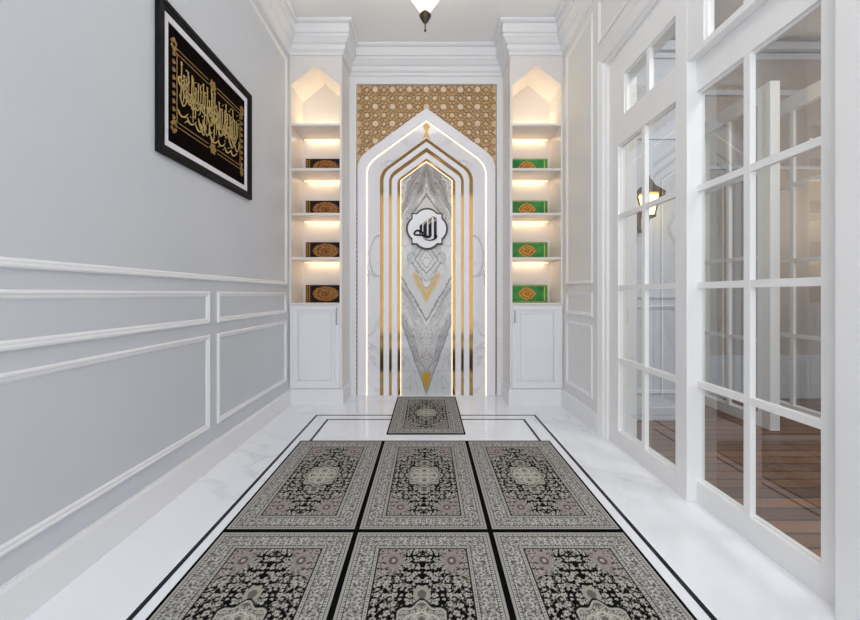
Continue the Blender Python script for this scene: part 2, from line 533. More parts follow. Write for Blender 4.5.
# plain upright strips of lattice beside the arch, down to the floor
for sx, xe in ((1, LX0 + .012), (-1, LX1 - .012)):
    for k in range(90):
        z = k * .056 + .02
        if z > zt - 7.6 * cell: break
        bar(bars, (xe - .01, z), (xe + .01, z + .03), .010, YB + .018, YB + .037)
        bar(bars, (xe + .01, z + .026), (xe - .01, z + .056), .010, YB + .018, YB + .037)
nb = len(bars.f); off = len(bars.v)
bars.v += ros.v; bars.f += [tuple(i + off for i in f) for f in ros.f]
sl = bars.build('star_lattice', LATT, lat)
sl.data.materials.append(LATS)
for i, p in enumerate(sl.data.polygons): p.material_index = 1 if i >= nb else 0

# ------------------------------------------------------------------ prayer niche (pointed arch)
def outline(w, apex, slope=.73, tl=.115, n=10):
    """half-width w, apex height above eye; left foot -> apex -> right foot"""
    zc = E(apex) - slope * w                    # corner where slope would meet the upright
    tl = min(tl, w * .45)
    p0 = (w, zc - tl * 1.15); p1 = (w, zc); p2 = (w - tl, zc + slope * tl)
    half = [(w, 0.0)]
    for k in range(n + 1):
        t = k / n
        half.append(((1 - t) ** 2 * p0[0] + 2 * t * (1 - t) * p1[0] + t * t * p2[0],
                     (1 - t) ** 2 * p0[1] + 2 * t * (1 - t) * p1[1] + t * t * p2[1]))
    half.append((0.0, E(apex)))
    return [(CX - u, v) for u, v in half] + [(CX + u, v) for u, v in half[:-1][::-1]]
mpn = lambda u, v, h: (u, h, v)
nic = thing('prayer_niche', 'white pointed-arch prayer niche with gold bands and bookmatched marble', 'prayer niche', (CX, YB, 0))
A = outline(.811, 2.19); B = outline(.712, 2.056)
MB().strip(A, B, mpn, YB + .018, YB - .035).build('outer_frame', ARCHW, nic, bevel=.006)
MB().strip(B, outline(.702, 2.0425), mpn, YB + .012, YB - .004).build('light_strip', LED, nic)
S0 = outline(.702, 2.0425); S1 = outline(.55, 1.847)
MB().strip(S0, S1, mpn, YB + .018, YB + .004).build('marble_surround', PANELM, nic)
bands = [(.55, 1.847), (.5075, 1.80), (.441, 1.729), (.410, 1.676), (.3417, 1.601), (.308, 1.57)]
for i, (kind, tl) in enumerate((('gold', .09), ('white', .085), ('gold', .06), ('white', .05), ('gold', .02))):
    a = outline(*bands[i], tl=tl); b = outline(*bands[i + 1], tl=max(.01, tl - .01))
    o = MB().strip(a, b, mpn, YB + .018, YB + (.002 if kind == 'gold' else -.014)).build('gold_band' if kind == 'gold' else 'white_band', GOLD if kind == 'gold' else ARCHW, nic, bevel=0 if kind == 'gold' else .003)
    o['label'] = 'mirror-polished gold band' if kind == 'gold' else 'white lacquered band'
MB().strip(outline(.308, 1.57, tl=.01), outline(.300, 1.558, tl=.01), mpn, YB + .012, YB - .004).build('light_strip', LED, nic)

def centre_colours(U, V):
    # photo-free description: half-panel coordinate d (metres from the axis), height k above the eye
    d = np.abs(U - CX); k = V - CAM_H
    q = 84.44
    dx = d * q; y = 294 - k * q                     # one unit = about 12 mm
    wob = (fbm(dx * .16, y * .07, 3) - .5)
    wob2 = (fbm(dx * .5, y * .3, 11) - .5)
    wob3 = (fbm(dx * .3, y * .2, 15) - .5)
    base = np.zeros(U.shape + (3,)); base[:] = np.array(srgb(222, 218, 216)[:3])
    def blend(mask, c):
        m = np.clip(mask, 0, 1)[..., None]
        base[:] = base * (1 - m) + np.array(srgb(*c)[:3]) * m
    up = np.clip((236 - y) / 10, 0, 1); lo = np.clip((y - 268) / 10, 0, 1)
    tu = y - 2.1 * dx + wob * 26                    # chevrons pointing up
    td = y + 2.0 * dx + wob * 26                    # chevrons pointing down
    # diffuse grey bands
    blend(up * np.clip(fbm(tu * .085, dx * .02, 21) * 2.4 - .75, 0, .85), (136, 126, 121))
    blend(lo * np.clip((td - 322) / 10, 0, 1) * np.clip(1 - (td - 392) / 6, 0, 1) * np.clip(fbm(td * .07, dx * .05, 5) * 2.0 - .35, 0, .85), (160, 157, 158))
    blend((1 - up) * (1 - lo) * np.clip(fbm(dx * .12, y * .08, 8) * 1.8 - .7, 0, .6), (168, 172, 176))
    # fine veins
    def veins(t, per, wd, m, c, s):
        ph = np.abs(((t + wob2 * 9 + s) / per) % 1 - .5) * per
        blend(m * np.exp(-(ph / wd) ** 2), c)
    br = np.clip(fbm(dx * .2, y * .12, 31) * 2.6 - .75, 0, 1)
    veins(tu, 8.5, .6, up * br, (88, 78, 72), 0)
    veins(tu + wob3 * 12, 5.5, .45, up * .7, (176, 164, 154), 1)
    veins(td + wob3 * 12, 6.0, .45, lo * .55, (142, 138, 140), 3)
    veins(tu + dx * .8, 17, .5, up * .8, (140, 112, 70), 4)
    veins(td, 9.5, .5, lo * br * .9, (112, 110, 114), 2)
    veins(td - dx * .5, 21, .5, lo * .7, (120, 112, 108), 7)
    for kk, (sl, per, sd) in enumerate(((1.5, 13, 3), (2.6, 15, 9), (3.4, 19, 14))):
        tt_ = y + sl * dx + wob * 34
        bb = np.clip(fbm(dx * .25 + kk * 9, y * .1, 51 + kk) * 3 - 1.1, 0, 1)
        veins(tt_, per, .5, lo * bb, (116, 112, 112), sd)
        tt_ = y - (sl + .4) * dx + wob * 34
        veins(tt_, per, .55, up * bb, (92, 84, 80), sd)
        veins(tt_, per * 1.7, .8, (1 - up) * (1 - lo) * bb, (120, 118, 120), sd)
    # pale spearhead over the medallion, dark lined
    sp = y - 195 - 1.35 * dx
    blend(np.clip(sp / 1.5, 0, 1) * np.clip((232 - y) / 4, 0, 1) * np.clip(1 - (dx - 12) / 3, 0, 1), (214, 206, 200))
    blend(np.exp(-(sp / 1.1) ** 2) * (dx < 14), (96, 86, 76))
    # lozenges below the medallion
    lz = dx / 11.5 + np.abs(y - 259) / 15
    for r, a in ((1, .9), (.62, .6), (1.5, .5)):
        blend(np.exp(-((lz - r + wob2 * .25) / .07) ** 2) * a * np.clip((y - 240) / 6, 0, 1), (110, 110, 112))
    lz2 = (dx - 15) ** 2 / 16 + (y - 258) ** 2 / 30
    blend(np.exp(-((lz2 - 1) / .3) ** 2) * .6, (112, 112, 116))
    # gold V
    gv = y + 2.0 * dx - 297 + wob3 * 7
    g1 = np.exp(-(gv / 6.0) ** 4) * np.clip((y - 270) / 6, 0, 1) * (dx < 14)
    blend(g1 * .95, (206, 166, 72))
    blend(np.exp(-((gv + 7) / .8) ** 2) * (y > 262) * (dx < 15) * .9, (96, 82, 60))
    blend(np.exp(-((gv - 6) / 2.2) ** 2) * (dx < 14) * .5, (206, 178, 110))
    # pale V under it and the heavy dark vein
    pv = y + 1.72 * dx
    blend(np.clip((pv - 302) / 3, 0, 1) * np.clip((319 - pv) / 2, 0, 1), (206, 202, 202))
    blend(np.exp(-((pv - 320 + wob2 * 5) / 1.5) ** 2) * .9, (92, 88, 92))
    blend(np.exp(-((pv - 328 + wob2 * 9) / 1.0) ** 2) * .7, (116, 112, 114))
    # last long V and the gold tip
    lv = y + 2.85 * dx
    out = np.clip((lv - 393) / 2, 0, 1) * lo
    blend(out, (208, 209, 211))
    blend(np.exp(-((lv - 393 + wob2 * 5) / 1.3) ** 2) * lo * .9, (92, 90, 94))
    blend(out * np.exp(-(((td * .7 + wob * 30) % 23 - 11) / .9) ** 2) * .55, (150, 150, 154))
    tip = np.clip((391 - y) / 1, 0, 1) * np.clip((y - 371) / 2, 0, 1) * np.clip((4.2 - dx * 1.0 - np.clip(y - 380, 0, 99) * .32) / .8, 0, 1)
    blend(tip, (200, 158, 62))
    # reflection edges drawn into the marble as thin dark lines
    for refl_y in (348.6, 371, 226.5):
        blend(np.exp(-((y - refl_y) / .35) ** 2) * .35, (120, 118, 118))
    return base
# the pointed slab itself plus its veined polished face
poly = outline(.300, 1.558, tl=.01)
def face_mp(U, V):
    # squeeze the grid under the pointed top
    d = np.abs(U - CX)
    lim = E(1.558) - .73 * d
    return (U, np.full(U.shape, YB + .0035), np.minimum(V, lim))
cm = grid_mesh('centre_panel', CX - .3, CX + .3, 0.0, E(1.558), 131, 560, lambda U, V: centre_colours(U, np.minimum(V, E(1.558) - .73 * np.abs(U - CX))), face_mp)
cm.materials.append(BOOKM)
co = bpy.data.objects.new('centre_panel', cm); C.objects.link(co); put(co, nic)
co['label'] = 'grey bookmatched marble panel with gold veins'
so = co.modifiers.new('thick', 'SOLIDIFY'); so.thickness = .012; so.offset = -1
# the gilded vein at the head of the marble surround
vein = [(CX, E(2.03)), (CX + .042, E(1.99)), (CX + .016, E(1.93)), (CX + .020, E(1.90)), (CX + .05, E(1.832)), (CX, E(1.868)), (CX - .05, E(1.832)), (CX - .020, E(1.90)), (CX - .016, E(1.93)), (CX - .042, E(1.99))]
MB().prism(vein, mpn, YB + .0045, YB + .0022).build('gilded_head_vein', GOLDD, nic)

# ------------------------------------------------------------------ medallion with the raised word
MX, MZ = -.012, E(.765)
med = thing('calligraphy_medallion', 'white lobed medallion with raised black Arabic lettering on the marble niche', 'medallion', (MX, YB - .002, MZ))
def lobed(a, ch, sag, n=14):
    R = (ch * ch + sag * sag) / (2 * sag); th = math.asin(ch / R)
    side = [(R * math.sin(t) if False else R * math.sin(t), a + sag - R + R * math.cos(t)) for t in np.linspace(-th, th, n)]
    base = [(-a, a)] + side
    pts = []
    for k in range(4):
        c, s = math.cos(-k * math.pi / 2), math.sin(-k * math.pi / 2)
        pts += [(x * c - y * s, x * s + y * c) for x, y in base]
    return pts
mpm = lambda u, v, h: (MX + u, h, MZ + v)
# stepped corner: small square notch between corner and lobe comes from chord < side
MB().prism(lobed(.184, .125, .062)[::-1], mpm, YB + .0, YB - .042).build('rim', mottled('dark_bronze_rim', srgb(34, 26, 20), srgb(60, 46, 32), 20, .3, metal=.5), med)['label'] = 'dark bronze rim'
MB().prism(lobed(.168, .114, .056)[::-1], mpm, YB - .042, YB - .050).build('plate', ARCHW, med)
u = 1 / 12.4 / 84.44                    # one drawing unit of the lettering
def L(px, py):
    return ((px - 330) * u, (304 - py) * u)
def pen(m, pts, w, h0=-.050, h1=-.058):
    """a stroke with changing width"""
    P = [Vector(L(*p)) for p in pts]
    a, b = [], []
    for i, p in enumerate(P):
        t = (P[min(i + 1, len(P) - 1)] - P[max(i - 1, 0)]).normalized(); n = Vector((-t.y, t.x))
        ww = (w[i] if isinstance(w, (list, tuple)) else w) * u / 2
        a.append(tuple(p + n * ww)); b.append(tuple(p - n * ww))
    m.strip(a, b, mpm, YB + h0, YB + h1)
let = MB()
for pts in ([(414, 226), (449, 196), (449, 395), (434, 428), (414, 422)],
            [(348, 254), (387, 212), (387, 388), (374, 416), (343, 422), (348, 392)],
            [(286, 262), (329, 216), (329, 383), (346, 388), (346, 422), (310, 422), (286, 404)],
            [(240, 270), (271, 240), (271, 352), (240, 358)],
            ):
    let.prism([L(*p) for p in pts][::-1], mpm, YB - .050, YB - .058)
pen(let, [(272, 340), (272, 382), (225, 384), (180, 378), (172, 366), (188, 340), (212, 326), (236, 332), (250, 350), (240, 372)], [30, 28, 22, 22, 23, 22, 24, 25, 20, 15])
pen(let, [(268, 384), (296, 402)], 20)
pen(let, [(446, 385), (436, 418), (404, 440), (360, 448), (318, 440), (282, 416)], [32, 28, 18, 13, 10, 4])
let.build('lettering', BLACK, med)
cap = MB()
for pts in ([(414, 216), (449, 186), (449, 172), (398, 150), (398, 162), (414, 178)],
            [(348, 244), (387, 202), (387, 160), (348, 194)],
            [(286, 252), (329, 206), (329, 198), (286, 236)]):
    cap.prism([L(*p) for p in pts][::-1], mpm, YB - .050, YB - .057)
cap.build('gilded_letter_tip', mottled('dark_gilt', srgb(96, 80, 48), srgb(132, 112, 68), 60, .4, metal=.4), med)['label'] = 'gilded upper ends of the letters'

# ------------------------------------------------------------------ shelf cabinets
def cabinet(x0, x1, wall_side, label):
    """wall_side -1: wall on the left"""
    t = thing('shelf_cabinet', label, 'cabinet', ((x0 + x1) / 2, YF, 0))
    ys = YB + .05
    s_w, s_i = .018, .026                     # stile on the wall side, on the niche side
    o0, o1 = (x0 + s_w, x1 - s_i) if wall_side < 0 else (x0 + s_i, x1 - s_w)
    xm = (o0 + o1) / 2; hw = (o1 - o0) / 2
    shoulder, apex = E(2.262), E(2.472)
    top = E(2.62)
    MB().box(x0, o0, YF, ys, .0, top).build('side_panel', SHELF, t)
    MB().box(o1, x1, YF, ys, 0, top).build('side_panel', SHELF, t)
    MB().box(o0, o1, YB - .0, ys, 0, top).build('back_panel', SHELF, t)
    # head with a pointed opening
    MB().prism([(o0, shoulder), (xm, apex), (o1, shoulder), (o1, top), (o0, top)], lambda u, v, h: (u, h, v), YF, ys - .05).build('arched_head', SHELF, t)
    MB().box(o0, o1, YF + .03, YB, E(-.125), E(-.099)).build('counter', SHELF, t)
    MB().box(o0, o1, YF + .03, YB, .175, .2).build('bottom_panel', SHELF, t)
    MB().box(o0, o1, YF - .004, YF + .03, E(-.118), E(-.097)).build('counter_edge', SHELF, t, bevel=.003)
    # plinth
    ex = .016
    xa, xb = (x0 + .001, x1 + ex) if wall_side < 0 else (x0 - ex, x1 - .001)
    m = MB()
    if wall_side < 0:
        m.sweep([(xa + .015, YF), (x1, YF), (x1, YB - .002)], [(0, 0), (.016, 0), (.016, .15), (.008, .165), (.008, .175), (0, .175)], lambda u, v, h: (u, v, h))
    else:
        m.sweep([(x0, YB - .002), (x0, YF), (xb - .015, YF)], [(0, 0), (.016, 0), (.016, .15), (.008, .165), (.008, .175), (0, .175)], lambda u, v, h: (u, v, h))
    m.build('plinth', TRIM, t)
    # shelves and the light strips under them
    for hh in (1.849, 1.365, .880, .399):
        sh = MB().box(o0, o1, YF + .008, YB, E(hh - .026), E(hh)).build('shelf', SHELF, t, bevel=.002)
        MB().box(o0 + .02, o1 - .02, YB - .008, YB - .002, E(hh - .030), E(hh - .0255)).build('light_strip', LEDS, sh)
    # strip lighting the arched top compartment, behind the head of the opening
    MB().box(o0 + .03, o1 - .03, YB - .012, YB - .003, E(1.8495), E(1.854)).build('light_strip', LEDS, t)
    # door
    d0, d1 = o0 - .006, o1 + .006
    dz0, dz1 = .182, E(-.122)
    dm = MB()
    P = [(d0, dz0), (d0, dz1), (d1, dz1), (d1, dz0)]
    dm.sweep(P, [(0, 0), (0, .020), (.003, .022), (.046, .022), (.050, .016), (.056, .016), (.064, .008), (.064, .006)], lambda u, v, h: (u, YF - h, v), True)
    dm.box(d0 + .063, d1 - .063, YF - .007, YF - .001, dz0 + .063, dz1 - .063)
    dr = dm.build('door', JOIN, t)
    P = [(d0 + .08, dz0 + .08), (d0 + .08, dz1 - .08), (d1 - .08, dz1 - .08), (d1 - .08, dz0 + .08)]
    pm = MB().sweep(P, [(0, .006), (.008, .013), (.012, .013)], lambda u, v, h: (u, YF - h, v), True)
    pm.box(d0 + .09, d1 - .09, YF - .013, YF - .006, dz0 + .09, dz1 - .09)
    pm.build('raised_panel', JOIN, dr)
    hx = d1 - .028 if wall_side < 0 else d0 + .022
    hz0, hz1 = (E(-.325), E(-.155)) if wall_side < 0 else (E(-.305), E(-.175))
    hm = MB().tube([(hx, YF - .022, hz0), (hx, YF - .048, hz0), (hx, YF - .05, hz0 + .006), (hx, YF - .05, hz1 - .006), (hx, YF - .048, hz1), (hx, YF - .022, hz1)], .0065)
    hm.build('handle', CHROME, dr)['label'] = 'slim chrome handle'
    return t, o0, o1
cabL, lo0, lo1 = cabinet(CLX0 + .001, CLX1, -1, 'white shelf cabinet in the left corner holding the black books')
cabR, ro0, ro1 = cabinet(CRX0, CRX1 - .001, 1, 'white shelf cabinet in the right corner holding the green books')
cabL['group'] = cabR['group'] = 'shelf cabinets beside the niche'

# ------------------------------------------------------------------ books standing on the shelves
def book(xc_band_side, x0, x1, z, cover, medm, bandm, pointed, name, label, group):
    W, H, T = x1 - x0, .200, .055
    y0 = 4.400
    t = thing(name, label, 'book', ((x0 + x1) / 2, y0 + T / 2, z), group)
    m = MB()
    m.box(x0, x1, y0, y0 + .006, z, z + H).box(x0, x1, y0 + T - .006, y0 + T, z, z + H).box(x0, x1, y0 + .006, y0 + T - .006, z, z + .006)
    m.build('cover', cover, t)
    MB().box(x0 + .006, x1 - .006, y0 + .006, y0 + T - .006, z + .006, z + H - .006).build('page_block', PAGES, t)
    # band of tooling along the outer end, then the stamped medallion
    b0, b1 = (x0 + .012, x0 + .052) if xc_band_side < 0 else (x1 - .052, x1 - .012)
    if pointed:
        bm_ = MB().box(b0 + .012, b1 - .016, y0 - .0015, y0, z + .02, z + H - .02)
        for zz in (z + .006, z + H - .012): bm_.box(x0 + .008, x1 - .008, y0 - .0012, y0, zz, zz + .005)
    else:
        bm_ = MB()
        for k in range(7): bm_.box(b0 - .004, b0 + .018, y0 - .0015, y0, z + .012 + k * .026, z + .030 + k * .026)
        bm_.box(b1 - .012, b1 - .002, y0 - .0015, y0, z + .004, z + H - .004)
    bm_.build('tooled_band', bandm, t)
    cx = (b1 + x1) / 2 if xc_band_side < 0 else (x0 + b0) / 2
    cz = z + H * .5
    n = 40; pts = []
    a, b = (.150, .086) if not pointed else (.108, .078)
    for k in range(n):
        th = 2 * math.pi * k / n
        r = 1.0
        if pointed:
            # lobed lozenge
            r = 1 / (abs(math.cos(th)) ** 1.35 + abs(math.sin(th)) ** 1.35) ** (1 / 1.35)
            r *= 1 + .03 * math.cos(12 * th)
        pts.append((cx + a * r * math.cos(th), cz + b * r * math.sin(th)))
    mo = MB().prism(pts[::-1], lambda u_, v_, h: (u_, h, v_), y0, y0 - .003)
    mo = mo.build('medallion', medm, t)
    # inner stamped rings
    ring = lambda s: [(cx + (p[0] - cx) * s, cz + (p[1] - cz) * s) for p in pts + pts[:1]]
    MB().strip(ring(.86), ring(.80), lambda u_, v_, h: (u_, h, v_), y0 - .003, y0 - .0045).strip(ring(.5), ring(.44), lambda u_, v_, h: (u_, h, v_), y0 - .003, y0 - .0045).build('stamped_ring', bandm, mo)
    return t
where = ('on the top book shelf', 'on the second book shelf from the top', 'on the third book shelf from the top', 'on the cabinet counter')
GB = mottled('dull_gold_tooling', srgb(150, 106, 46), srgb(186, 138, 62), 60, .45, metal=.3)
levels = [1.365, .880, .399, -.097]
bl = book(-1, -1.416, -1.002, E(levels[0]), BLKCOV, BLKMED, GB, False, 'black_book', '', 'black books in the left cabinet')
br = book(1, .958, 1.383, E(levels[0]), GRNCOV, GRNMED, GRNEDGE, True, 'green_book', '', 'green books in the right cabinet')
for i in range(4):
    a = bl if i == 0 else copy_tree(bl)
    a.location.z = E(levels[i]) + .0006; a['label'] = 'black book with ochre oval medallion ' + where[i] + (' at left' if i < 3 else ' above the left cabinet door')
    b = br if i == 0 else copy_tree(br)
    b.location.z = E(levels[i]) + .0006; b['label'] = 'green book with orange-gold lozenge ' + where[i] + (' at right' if i < 3 else ' above the right cabinet door')

# ------------------------------------------------------------------ framed calligraphy on the left wall
PY0, PY1, PZ0, PZ1 = 2.085, 3.185, E(.786), E(1.662)
pic = thing('framed_calligraphy', 'black framed gold calligraphy on black cloth hanging on the left wall', 'picture', (XL, (PY0 + PY1) / 2, PZ0))
mpp = lambda u_, v_, h: (XL + h, u_, v_)
P = [(PY0, PZ0), (PY0, PZ1), (PY1, PZ1), (PY1, PZ0)]
MB().sweep(P, [(0, .001), (0, .022), (.004, .028), (.028, .028), (.032, .022), (.052, .020), (.058, .014), (.058, .001)], mpp, True).build('frame', FRAMEB, pic)
F = .058
P2 = [(PY0 + F, PZ0 + F), (PY0 + F, PZ1 - F), (PY1 - F, PZ1 - F), (PY1 - F, PZ0 + F)]
MB().sweep(P2, [(0, .001), (0, .012), (.034, .012), (.038, .008), (.038, .001)], mpp, True).build('mount', MAT_W, pic)['label'] = 'white mount'
G = F + .036
MB().prism([(PY0 + G, PZ0 + G), (PY1 - G, PZ0 + G), (PY1 - G, PZ1 - G), (PY0 + G, PZ1 - G)], mpp, .002, .008).build('cloth_panel', CLOTH, pic)
# gold thread work: coordinates a (0..1 along the wall, away from the viewer), b (0..1 up)
IY0, IY1, IZ0, IZ1 = PY0 + G, PY1 - G, PZ0 + G, PZ1 - G
def ab(a, b): return (IY0 + a * (IY1 - IY0), IZ0 + b * (IZ1 - IZ0))
def nib(m, pts, wide, ang=.9, h=.0115):
    """broad-nib stroke: width follows the pen angle"""
    P = [Vector(p) for p in pts]
    # resample with Catmull-Rom
    Q = []
    for i in range(len(P) - 1):
        p0, p1, p2, p3 = P[max(i - 1, 0)], P[i], P[i + 1], P[min(i + 2, len(P) - 1)]
        for k in range(5):
            t = k / 5
            Q.append(.5 * ((2 * p1) + (p2 - p0) * t + (2 * p0 - 5 * p1 + 4 * p2 - p3) * t * t + (3 * p1 - p0 - 3 * p2 + p3) * t ** 3))
    Q.append(P[-1])
    A_, B_ = [], []
    for i, p in enumerate(Q):
        t = (Q[min(i + 1, len(Q) - 1)] - Q[max(i - 1, 0)]).normalized(); n = Vector((-t.y, t.x))
        w = wide * (.42 + .58 * abs(math.sin(math.atan2(t.y, t.x) - ang)))
        e = min(1, .35 + .65 * min(i, len(Q) - 1 - i) / 3)
        A_.append(tuple(p + n * w * e / 2)); B_.append(tuple(p - n * w * e / 2))
    m.strip(A_, B_, mpp, .008, h)
border = MB()
for b in (.165, .205, .795, .835):
    for a0, a1 in ((.05, .44), (.56, .95)):
        p, q = ab(a0, b - .004), ab(a1, b + .004)
        border.prism([p, (q[0], p[1]), q, (p[0], q[1])], mpp, .008, .0105)
for a in (.085, .915):
    p, q = ab(a - .004, .21), ab(a + .004, .79)
    border.prism([p, (q[0], p[1]), q, (p[0], q[1])], mpp, .008, .0105)
def boss(m, a, b, r, n=12):
    c = ab(a, b)
    pts = [(c[0] + r * (1 + .16 * math.cos(n / 2 * 2 * math.pi * k / 36)) * math.cos(2 * math.pi * k / 36), c[1] + r * (1 + .16 * math.cos(n / 2 * 2 * math.pi * k / 36)) * math.sin(2 * math.pi * k / 36)) for k in range(36)]
    m.prism(pts, mpp, .008, .0108)
for b in (.185, .815): boss(border, .5, b, .036)
for a in (.055, .945):
    for b in (.13, .17, .83, .87): boss(border, a, b, .024, 8)
    for k in range(9): boss(border, a, .23 + k * .0675, .013, 6)
border.build('gold_border', mottled('old_gold_thread', srgb(140, 108, 54), srgb(168, 134, 74), 120, .5, metal=.3), pic)
scr = MB()
R = random.Random(11)
n_up = 29
for k in range(n_up):                       # tall uprights, the letters alif and lam
    a = .115 + (k + .5) / n_up * .77 + R.uniform(-.006, .006)
    b0 = .36 + R.uniform(-.06, .14); b1 = .72 + R.uniform(-.08, .05)
    lean = R.uniform(-.010, .004)
    nib(scr, [ab(a + lean, b1), ab(a + .004, b1 - .06), ab(a, (b0 + b1) / 2), ab(a - .004, b0)], .0075)
    nib(scr, [ab(a + lean + .014, b1 - .01), ab(a + lean, b1)], .007)
for k in range(19):                         # bowls and sweeping tails
    a = .12 + (k + .5) / 19 * .75 + R.uniform(-.01, .01); b = .33 + R.uniform(-.06, .18)
    w = R.uniform(.045, .075); hh = R.uniform(.07, .12)
    nib(scr, [ab(a + w * .6, b + hh), ab(a + w * .55, b + .02), ab(a, b - .03), ab(a - w * .5, b + .03), ab(a - w * .62, b + hh * .7)], .0105)
for k in range(9):                          # long joins and hooks
    a = .14 + k * .083 + R.uniform(-.01, .01); b = .50 + R.uniform(-.05, .08)
    nib(scr, [ab(a + .05, b + .04), ab(a + .03, b - .01), ab(a, b - .015), ab(a - .03, b + .0), ab(a - .04, b + .045), ab(a - .015, b + .055), ab(a - .005, b + .02)], .012)
for k in range(8):
    a = .15 + k * .095; b = .27 + R.uniform(-.02, .03)
    nib(scr, [ab(a + .05, b + .05), ab(a + .01, b + .0), ab(a - .03, b - .01), ab(a - .055, b + .03)], .012)
for k in range(90):                         # dots and vowel marks
    c = ab(.115 + R.random() * .77, .24 + R.random() * .52); s = R.uniform(.004, .007)
    if k % 2: scr.prism([(c[0] - s, c[1]), (c[0], c[1] - s), (c[0] + s, c[1]), (c[0], c[1] + s)], mpp, .008, .0112)
    else: nib(scr, [(c[0] + s * 2, c[1] + s * 1.6), c, (c[0] - s * 1.6, c[1] - s * 1.4)], .006)
scr.build('gold_lettering', mottled('gold_thread', srgb(190, 160, 96), srgb(222, 196, 130), 90, .5, metal=.3), pic)['label'] = 'raised gold calligraphic lettering'

# ------------------------------------------------------------------ prayer rugs
RW, RL = .649, 1.150
def rug_colours(U, V):
    x = np.abs(U) / (RW / 2); y = np.abs(V) / (RL / 2)           # 0 centre .. 1 edge
    mx = np.abs(U); my = np.abs(V)
    ex = RW / 2 - mx; ey = RL / 2 - my
    e = np.minimum(ex, ey)                                       # distance to the nearest edge
    col = np.zeros(U.shape + (3,))
    def setc(mask, c, a=1.0):
        m = (np.clip(mask, 0, 1) * a)[..., None]
        col[:] = col * (1 - m) + np.array(srgb(*c)[:3]) * m
    setc(np.ones_like(U), (16, 15, 18))
    # scattered flowers and scrolls on the dark field (mirrored both ways)
    def flowers(step, rad, seed, c, c2, a=1.0, mask=1.0):
        gx, gy = mx / step, my / step
        ix, iy = np.floor(gx), np.floor(gy)
        best = np.full(U.shape, 9.0); who = np.zeros_like(U); ang = np.zeros_like(U)
        for ddx in (-1, 0, 1):
            for ddy in (-1, 0, 1):
                cx_, cy_ = ix + ddx, iy + ddy
                r1 = vnoise(cx_ + .0, cy_ + .0, seed); r2 = vnoise(cx_, cy_, seed + 5)
                px, py = cx_ + .2 + .6 * r1, cy_ + .2 + .6 * r2
                dd = np.hypot(gx - px, gy - py)
                up = dd < best
                ang = np.where(up, np.arctan2(gy - py, gx - px), ang); who = np.where(up, r1, who); best = np.where(up, dd, best)
        r = rad * (1 + .28 * np.cos(ang * 5 + who * 20))
        setc((best < r) * mask, c, a)
        setc((best < r * .42) * mask, c2, a)
    def scrolls(s, seed, c, w, a, mask=1.0):
        n = fbm(mx * s, my * s, seed, 3)
        setc((np.abs(n - .46) < w) * mask, c, a)
        setc((np.abs(n - .60) < w) * mask, c, a * .8)
    field = (e > .125)
    scrolls(26, 3, (160, 157, 150), .012, .9, field)
    flowers(.040, .27, 1, (182, 178, 170), (66, 62, 62), .95, field)
    flowers(.024, .24, 9, (206, 201, 190), (112, 104, 98), .85, field)
    # corner spandrels
    cr = np.hypot((mx - (RW / 2 - .125)) / .12, (my - (RL / 2 - .125)) / .19)
    sp = (cr < 1 + .07 * np.cos(np.arctan2(my - (RL / 2 - .125), mx - (RW / 2 - .125)) * 12)) & field
    setc(sp, (60, 52, 52), .8)
    flowers(.030, .40, 17, (166, 160, 154), (80, 72, 72), .9, sp)
    flowers(.02, .3, 19, (196, 184, 172), (100, 90, 88), .7, sp)
    setc((np.abs(cr - 1.02) < .02) & field, (150, 144, 134), .6)
    ro_ = np.hypot((mx - .130) / .040, (my - .375) / .052)
    setc((ro_ < 1 + .12 * np.cos(np.arctan2(my - .375, mx - .13) * 7)) & field, (152, 142, 138), .9)
    setc((ro_ < .5) & field, (92, 82, 82), .9); setc((ro_ < .22) & field, (184, 176, 170), .9)
    # central medallion
    th = np.arctan2(my / 1.25, mx)
    r = np.hypot(mx, my / 1.25)
    rr = r / (.105 * (1 + .09 * np.cos(th * 8)))
    pend = np.hypot(mx / .036, (my - .185) / .042)
    setc(pend < 1, (162, 158, 146), .95); setc(pend < .5, (96, 90, 88), .9)
    setc(rr < 1.16, (26, 25, 27)); setc((rr < 1.08) & (rr > 1.0), (176, 173, 164)); setc(rr < 1.0, (104, 101, 96))
    setc((np.abs(np.hypot(mx - .052, my / 1.1) / .030 - 1) < .16) & (rr < 1.05), (196, 192, 180)); setc((np.abs(np.hypot(mx, my / 1.25 - .05) / .030 - 1) < .16) & (rr < 1.05), (196, 192, 180))
    setc((np.abs(np.hypot(mx - .040, my / 1.25 - .042) / .026 - 1) < .16) & (rr < 1.05), (186, 182, 170))
    flowers(.022, .40, 23, (190, 187, 176), (100, 97, 92), .85, rr < .98)
    pet = np.hypot(mx, my / 1.15) / (.028 * (1 + .25 * np.cos(np.arctan2(my, mx) * 8)))
    setc(pet < 1, (184, 180, 168)); setc(pet < .5, (90, 86, 82)); setc(pet < .25, (206, 200, 186))
    # borders, from the field outwards
    bd = e <= .125
    setc(bd, (168, 166, 162))
    scrolls(40, 41, (84, 80, 80), .03, .8, bd)
    flowers(.034, .33, 31, (206, 203, 196), (110, 105, 104), .9, bd)
    flowers(.018, .30, 37, (72, 69, 70), (72, 69, 70), .7, bd)
    for a, b_, c in ((.118, .125, (38, 36, 38)), (.104, .118, (184, 181, 174)), (.100, .104, (50, 48, 50)), (.030, .034, (56, 53, 55)), (.016, .030, (190, 187, 180)), (.012, .016, (52, 50, 52))):
        setc((e >= a) & (e < b_), c)
    along = np.where(ex < ey, my, mx)
    setc(((e >= .018) & (e < .028)) & ((along / .012) % 1 < .42), (66, 63, 64), .9)
    setc(((e >= .107) & (e < .115)) & ((along / .012) % 1 < .42), (74, 70, 70), .9)
    setc(e < .012, (168, 166, 161))
    return col
RH = .007
